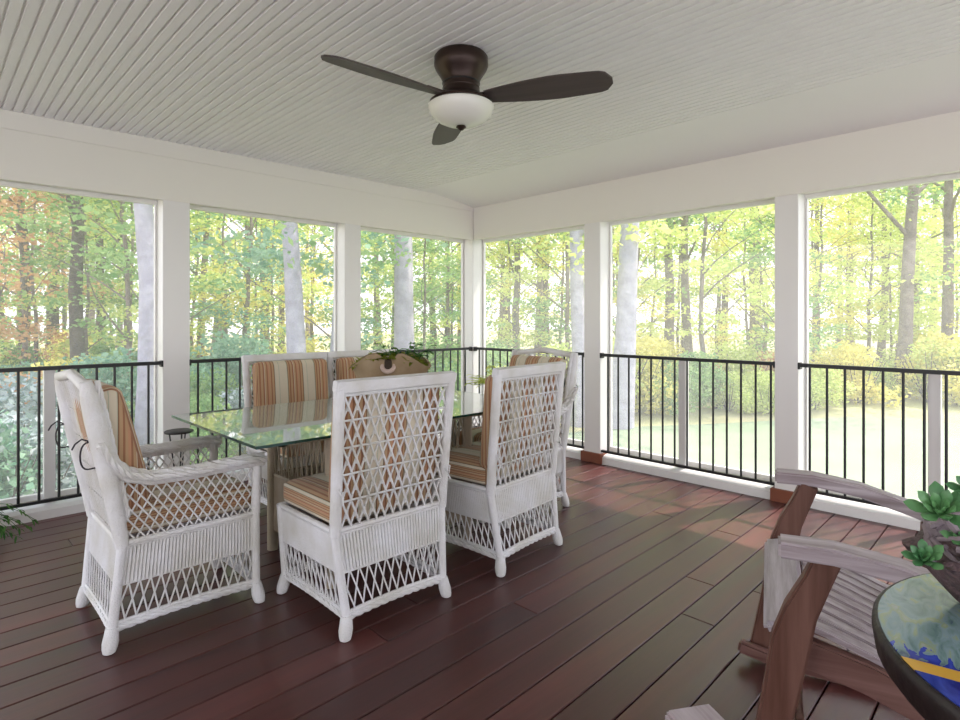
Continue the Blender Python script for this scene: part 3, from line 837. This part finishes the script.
# ------------------------------------------------------------------ small things at the left
fn = thing('potted_fern', 'thin-leaved green potted fern on the floor at the far left edge', 'plant', (.27, -4.12, 0))
m = MB(); m.lathe([(.07, 0), (.09, .03), (.11, .15), (.115, .16), (.10, .155), (.09, .14)], n=28); m.build('pot', M['terra'], fn)
lf = MB(); rnd = random.Random(21)
for i in range(46):
    a = rnd.uniform(0, 2*PI); L_ = rnd.uniform(.2, .36); hgt = rnd.uniform(.03, .14); pts = []
    for k in range(7):
        t = k/6; pts.append(Vector((math.cos(a)*L_*t, math.sin(a)*L_*t, .15+hgt*math.sin(t*2.3)-.13*t*t)))
    lf.tube(pts, .0015, 4)
    for k in range(1, 7):
        for s in (-1, 1):
            d = (pts[k]-pts[k-1]).normalized(); sd = Vector((-d[1], d[0], 0))*s
            leaf_blade(lf, pts[k], d*.6+sd, .045, .011, .3, 3)
lf.build('fronds', LEAF['deep'], fn)
ps = thing('plant_stand', 'small dark round-topped plant stand beside the left wall post', 'stand', (.22, -2.97, 0))
m = MB(); m.lathe([(.07, .475), (.088, .478), (.092, .488), (.085, .493), (.02, .491)], n=32); m.build('top', M['dark_rim'], ps)
for k in range(3):
    a = k*2*PI/3; m = MB(); m.tube([(.06*math.cos(a), .06*math.sin(a), .48), (.03*math.cos(a), .03*math.sin(a), .25), (.08*math.cos(a), .08*math.sin(a), 0)], .005, 8); m.build('leg', M['black'], ps)

# ------------------------------------------------------------------ ground
def sheet(pts, z, name, mat, grid=None):
    m = MB(); m.add([(x, y, z) for x, y in pts], [tuple(range(len(pts)))])
    m.add([(x, y, z-.3) for x, y in pts], [tuple(range(len(pts)))[::-1]])
    return tag(m.build(name, mat, smooth=False), kind='structure')
sheet([(-80, -60), (60, -60), (60, 90), (-80, 90)], GZ-.03, 'ground', M['litter'])
sheet([(-2.0, 0.2), (-2.4, 2.5), (-2.3, 4.6), (-1.9, 5.9), (-.95, 7.3), (.2, 9.4), (.95, 10.6), (4, 11.8), (14, 12.5), (40, 12), (40, .2)], GZ, 'lawn', M['lawn'])
sheet([(-.2, Y1-.2), (-.2, -30), (40, -30), (40, .2), (X1+.2, .2), (X1+.2, Y1-.2)], GZ+.02, 'bounce_ground', M['bounce_ground'])  # unseen pale ground, added to bounce sunlight up to the ceiling

# ------------------------------------------------------------------ trees
def leaf_cloud(cl, nleaf, size, seed, flat=.5):
    """cl: list of (centre, radii); returns an MB-like mesh of diamond leaves"""
    rs = np.random.RandomState(seed); nc = len(cl)
    cen = np.array([c[0] for c in cl]); rad = np.array([c[1] for c in cl])
    vol = rad.prod(1)**(.7); pick = rs.choice(nc, nleaf, p=vol/vol.sum())
    d = rs.normal(size=(nleaf, 3)); d /= np.linalg.norm(d, axis=1)[:, None]
    r = rs.rand(nleaf)[:, None]**.45
    p = cen[pick]+d*r*rad[pick]
    a = rs.normal(size=(nleaf, 3)); a[:, 2] *= flat; a /= np.linalg.norm(a, axis=1)[:, None]
    u = rs.normal(size=(nleaf, 3)); b = np.cross(a, u); b[:, 2] *= flat; b /= np.linalg.norm(b, axis=1)[:, None]+1e-9
    s = size*(.6+.8*rs.rand(nleaf))[:, None]
    v = np.stack([p-a*s*.5, p+b*s*.34, p+a*s*.5, p-b*s*.34], 1).reshape(-1, 3)
    me = bpy.data.meshes.new('foliage')
    me.vertices.add(len(v)); me.vertices.foreach_set('co', v.ravel())
    me.loops.add(4*nleaf); me.loops.foreach_set('vertex_index', np.arange(4*nleaf))
    me.polygons.add(nleaf); me.polygons.foreach_set('loop_start', np.arange(0, 4*nleaf, 4)); me.polygons.foreach_set('loop_total', np.full(nleaf, 4))
    me.materials.append(LEAF['lime']); me.update(); me.validate()
    return me
def trunk_mesh(h, r0, r1, seed, branches=5, bz=(.35, .95), wob=.15, flare=1.35, fork=None):
    rd = random.Random(seed); m = MB(); pts = []; rs_ = []
    n = 9; ox = oy = 0
    for i in range(n+1):
        t = i/n
        pts.append(Vector((ox, oy, h*t))); rs_.append((r0+(r1-r0)*t)*(flare if i == 0 else 1))
        ox += rd.uniform(-wob, wob)*h/n*.35; oy += rd.uniform(-wob, wob)*h/n*.35
    m.tube(pts, rs_, 10)
    for b in range(branches):
        t = bz[0]+(bz[1]-bz[0])*(b+rd.random()*.6)/branches; i = min(n-1, int(t*n)); p = pts[i].lerp(pts[i+1], t*n-i)
        a = rd.uniform(0, 2*PI); L_ = h*.22*(1.2-t)*rd.uniform(.7, 1.3)+.6; up = rd.uniform(.3, 1.0)
        q = [p]
        for k in range(1, 5):
            q.append(p+Vector((math.cos(a+.1*k)*L_*k/4, math.sin(a+.1*k)*L_*k/4, L_*up*(k/4)**.9)))
        rb = (r0+(r1-r0)*t)*.42; m.tube(q, [rb, rb*.8, rb*.6, rb*.4, rb*.15], 6)
    return m.mesh('trunk', M['bark'])
TR = {}
# tall forest tree, crown well above the ground
for v in range(3):
    rd = random.Random(100+v); cl = []
    for i in range(26):
        z = rd.uniform(6.0, 15); R = 3.2*(1-abs(z-10)/8)+.6; a = rd.uniform(0, 2*PI); q = rd.uniform(.1, 1)*R
        cl.append(((q*math.cos(a), q*math.sin(a), z), (rd.uniform(.8, 1.4), rd.uniform(.8, 1.4), rd.uniform(.35, .6))))
    for i in range(7):
        z = rd.uniform(3.2, 6.0); a = rd.uniform(0, 2*PI); q = rd.uniform(.5, 2.2)
        cl.append(((q*math.cos(a), q*math.sin(a), z), (rd.uniform(.6, 1.1), rd.uniform(.6, 1.1), rd.uniform(.2, .4))))
    TR['tall', v] = (trunk_mesh(15, .2, .05, 50+v, 9, (.28, .95)), leaf_cloud(cl, 3700, .145, 200+v, .5))
# slim understory tree in flat sprays
for v in range(4):
    rd = random.Random(300+v); cl = []
    for i in range(30):
        z = rd.uniform(1.3, 7.6); R = 2.0*(1-abs(z-3.8)/5.2)+.3; a = rd.uniform(0, 2*PI); q = rd.uniform(.1, 1)*R
        cl.append(((q*math.cos(a), q*math.sin(a), z), (rd.uniform(.5, 1.0), rd.uniform(.5, 1.0), rd.uniform(.10, .25))))
    TR['young', v] = (trunk_mesh(7.6, .065, .015, 60+v, 10, (.2, .95), .3), leaf_cloud(cl, 3200, .11, 400+v, .45))
# bushes
for v in range(3):
    rd = random.Random(500+v); cl = []
    for i in range(12):
        a = rd.uniform(0, 2*PI); q = rd.uniform(0, .8); z = rd.uniform(.25, 1.2)
        cl.append(((q*math.cos(a), q*math.sin(a), z), (rd.uniform(.3, .5), rd.uniform(.3, .5), rd.uniform(.25, .4))))
    m = MB()
    for i in range(9):
        a = rd.uniform(0, 2*PI); m.tube([(0.04*math.cos(a), .04*math.sin(a), 0), (.3*math.cos(a), .3*math.sin(a), .5), (.55*math.cos(a), .55*math.sin(a), 1.05)], [.016, .011, .004], 5)
    TR['bush', v] = (m.mesh('stem', M['bark_dark']), leaf_cloud(cl, 3400, .085, 600+v, .7))
ORD = ['first', 'second', 'third', 'fourth', 'fifth', 'sixth', 'seventh', 'eighth', 'ninth', 'tenth', 'eleventh', 'twelfth', 'thirteenth', 'fourteenth', 'fifteenth', 'sixteenth', 'seventeenth', 'eighteenth', 'nineteenth', 'twentieth']
def bay(u):
    for lim, nm in ((168, 'far-left bay'), (340, 'second bay from left'), (473, 'bay left of corner'), (590, 'bay right of corner'), (784, 'middle right bay')):
        if u < lim: return nm
    return 'far-right bay'
plants = []
def place(kind, var, u, t, leaf, bark='bark', s=1., sz=None, rz=None, tilt=(0, 0)):
    base = {'tall': 'forest_tree', 'young': 'young_tree', 'bush': 'bush'}[kind]
    p = at(u, t, GZ-.05)
    root = bpy.data.objects.new(base, None); C.objects.link(root); root.location = p
    root.rotation_euler = (tilt[0], tilt[1], random.uniform(0, 6.28) if rz is None else rz); root.scale = (s, s, sz or s)
    tm, lm = TR[kind, var]
    a = bpy.data.objects.new('trunk' if kind != 'bush' else 'stem', tm); C.objects.link(a); a.parent = root
    a.material_slots[0].link = 'OBJECT'; a.material_slots[0].material = M[bark]
    if leaf:
        b = bpy.data.objects.new('foliage', lm); C.objects.link(b); b.parent = root
        b.material_slots[0].link = 'OBJECT'; b.material_slots[0].material = LEAF[leaf]
    plants.append((root, kind, u, t, leaf, bark))
    return root
# measured trunks: (u, distance, scale, leaf, bark, tilt)
near = [(149, 8.6, .82, 'green', 'bark_pale'), (303, 10.5, .95, 'blue_green', 'bark_pale'), (336, 11.5, .95, 'green', 'bark_pale'), (406, 12.5, 1.15, 'blue_green', 'bark_pale'),
        (581, 12.0, .85, 'lime', 'bark_pale'), (619, 11.7, 1.1, 'lime', 'bark_pale'),
        (668, 21, .95, 'green', 'bark'), (690, 19, .8, 'green', 'bark'), (900, 16.5, .95, 'lime', 'bark'), (916, 20, .7, 'lime', 'bark'), (880, 22, .75, 'lime', 'bark'), (948, 17.5, .85, 'green', 'bark'),
        (517, 20, .7, 'yellow', 'bark'), (537, 22, .75, 'lime', 'bark'), (198, 21, .75, 'lime', 'bark'), (246, 23, .7, 'yellow', 'bark'), (266, 20, .8, 'lime', 'bark'), (280, 26, .8, 'lime', 'bark'),
        (80, 14, .85, 'green', 'bark_dark'), (24, 17, .8, 'orange', 'bark_dark'), (102, 19, .8, 'green', 'bark_dark'), (55, 21, .9, 'green', 'bark_dark'), (128, 20, .7, 'lime', 'bark'),
        (850, 26, .7, 'yellow', 'bark'), (752, 25, .6, 'lime', 'bark'), (500, 27, .8, 'lime', 'bark'), (222, 28, .8, 'lime', 'bark'), (448, 24, .7, 'lime', 'bark'), (380, 26, .8, 'lime', 'bark')]
random.seed(31)
for i, (u, t, s, leaf, bark) in enumerate(near):
    place('tall', i % 3, u, t, leaf, bark, s, tilt=(0, -.13) if u == 303 else (0, .10) if u == 336 else (random.uniform(-.02, .02), random.uniform(-.02, .02)), rz=0 if u in (303, 336) else None)
LEFT = ['green', 'blue_green', 'green', 'lime', 'green', 'orange']
MID = ['lime', 'yellow', 'lime', 'blue_green', 'lime', 'green']
RIGHT = ['lime', 'yellow', 'lime', 'green', 'lime', 'lime']
def pal(u): return random.choice(LEFT if u < 170 else MID if u < 470 else RIGHT)
# deeper rows
for i in range(26):
    u = -60+1100*(i+.5)/26+random.uniform(-12, 12); place('tall', random.randrange(3), u, random.uniform(26, 48), pal(u), random.choice(['bark', 'bark_dark']), random.uniform(.8, 1.2))
for i in range(54):
    u = -50+1080*(i+.5)/54+random.uniform(-10, 10); t = random.uniform(12.5, 21) if u < 470 else random.uniform(13.8, 24)
    place('young', random.randrange(4), u, t, pal(u), 'bark', random.uniform(.7, 1.15))
for i in range(22):
    u = -60+1100*(i+.5)/22+random.uniform(-10, 10); place('young', random.randrange(4), u, random.uniform(24, 38), random.choice(['green', 'green', 'lime', 'orange'] if u < 170 else ['lime', 'yellow', 'lime']), 'bark', random.uniform(1.0, 1.6))
for i in range(32):
    u = 480+520*(i+.5)/32+random.uniform(-6, 6); t = (11.8 if u < 620 else 13.2)+random.uniform(.2, 5)
    place('bush', random.randrange(3), u, t, random.choice(['yellow', 'lime', 'lime', 'green', 'orange' if 700 < u < 790 else 'lime'] if u > 560 else ['lime', 'green']), 'bark_dark', random.uniform(.55, 1.35))
for i in range(26):
    u = -30+510*(i+.5)/26+random.uniform(-6, 6); t = random.uniform(9.5, 17)
    place('bush', random.randrange(3), u, t, random.choice(['lime', 'green', 'yellow', 'blue_green']), 'bark_dark', random.uniform(.8, 1.4))
# shrubs right outside the left rail
for u, t, leaf, s in ((8, 5.2, 'silver', .95), (48, 5.9, 'silver', .9), (-30, 5.0, 'blue_green', 1.0), (88, 6.3, 'blue_green', .75), (28, 7.2, 'silver', 1.1), (112, 8.6, 'green', .7), (6, 9.0, 'orange', 1.0), (215, 8.5, 'green', .8), (255, 9.5, 'silver', .8)):
    place('bush', random.randrange(3), u, t, leaf, 'bark_dark', s)
TONE = {'lime': 'yellow-green', 'yellow': 'yellow', 'green': 'mid-green', 'blue_green': 'blue-green', 'orange': 'orange-leaved', 'silver': 'silvery', 'deep': 'dark green', 'fresh': 'fresh green'}
groups = {}
for pl_t in plants:
    root, kind, u, t, leaf, bark = pl_t
    key = (kind, bay(u), leaf, bark == 'bark_pale', t > 25); groups.setdefault(key, []).append(pl_t)
for (kind, by_, leaf, pale, far), lst in groups.items():
    lst.sort(key=lambda q: q[2])
    for i, (root, *_r) in enumerate(lst):
        d = {'tall': 'pale-barked %s tall tree' if pale else '%s tall tree', 'young': '%s slender tree', 'bush': '%s bush'}[kind] % TONE[leaf]
        pos = '' if len(lst) == 1 else ORD[min(i, 19)]+' '
        root['label'] = pos+d+(' deep in woods' if far else ' outside')+', '+by_
        root['category'] = 'bush' if kind == 'bush' else 'tree'
        root['group'] = {'tall': 'tall forest trees', 'young': 'slender young trees', 'bush': 'bushes at the wood edge'}[kind]

# ------------------------------------------------------------------ light
w = bpy.data.worlds.new('sky'); bpy.context.scene.world = w; w.use_nodes = True
nt = w.node_tree; bg = nt.nodes['Background']
tc = nt.nodes.new('ShaderNodeTexCoord'); sp_ = nt.nodes.new('ShaderNodeSeparateXYZ'); rp = nt.nodes.new('ShaderNodeValToRGB')
nt.links.new(tc.outputs['Generated'], sp_.inputs[0]); nt.links.new(sp_.outputs[2], rp.inputs[0]); nt.links.new(rp.outputs[0], bg.inputs[0])
rp.color_ramp.elements[0].position = .0; rp.color_ramp.elements[0].color = (.98, .97, 1, 1)
rp.color_ramp.elements[1].position = .8; rp.color_ramp.elements[1].color = (.74, .80, 1, 1)
bg.inputs[1].default_value = 1.9
sun = bpy.data.lights.new('sun', 'SUN'); sun.energy = 5.0; sun.angle = math.radians(.8); sun.color = (1, .90, .84)
so = bpy.data.objects.new('sun', sun); C.objects.link(so)
sd = Vector((.35, .9, 1.4)).normalized()
so.rotation_euler = sd.to_track_quat('Z', 'Y').to_euler()

# ------------------------------------------------------------------ camera
cam = bpy.data.cameras.new('camera'); co = bpy.data.objects.new('camera', cam); C.objects.link(co)
cam.sensor_width = 36; cam.lens = FPX/960*36; cam.shift_y = -40.5/960; cam.clip_end = 300
co.location = CAMP; co.rotation_euler = (PI/2, 0, math.atan2(CS, SN))
S = bpy.context.scene; S.camera = co
S.view_settings.view_transform = 'Standard'; S.view_settings.look = 'None'; S.view_settings.gamma = 1; S.view_settings.use_curve_mapping = False
S.view_settings.exposure = .60
S.cycles.max_bounces = 10; S.cycles.diffuse_bounces = 6; S.cycles.transparent_max_bounces = 24
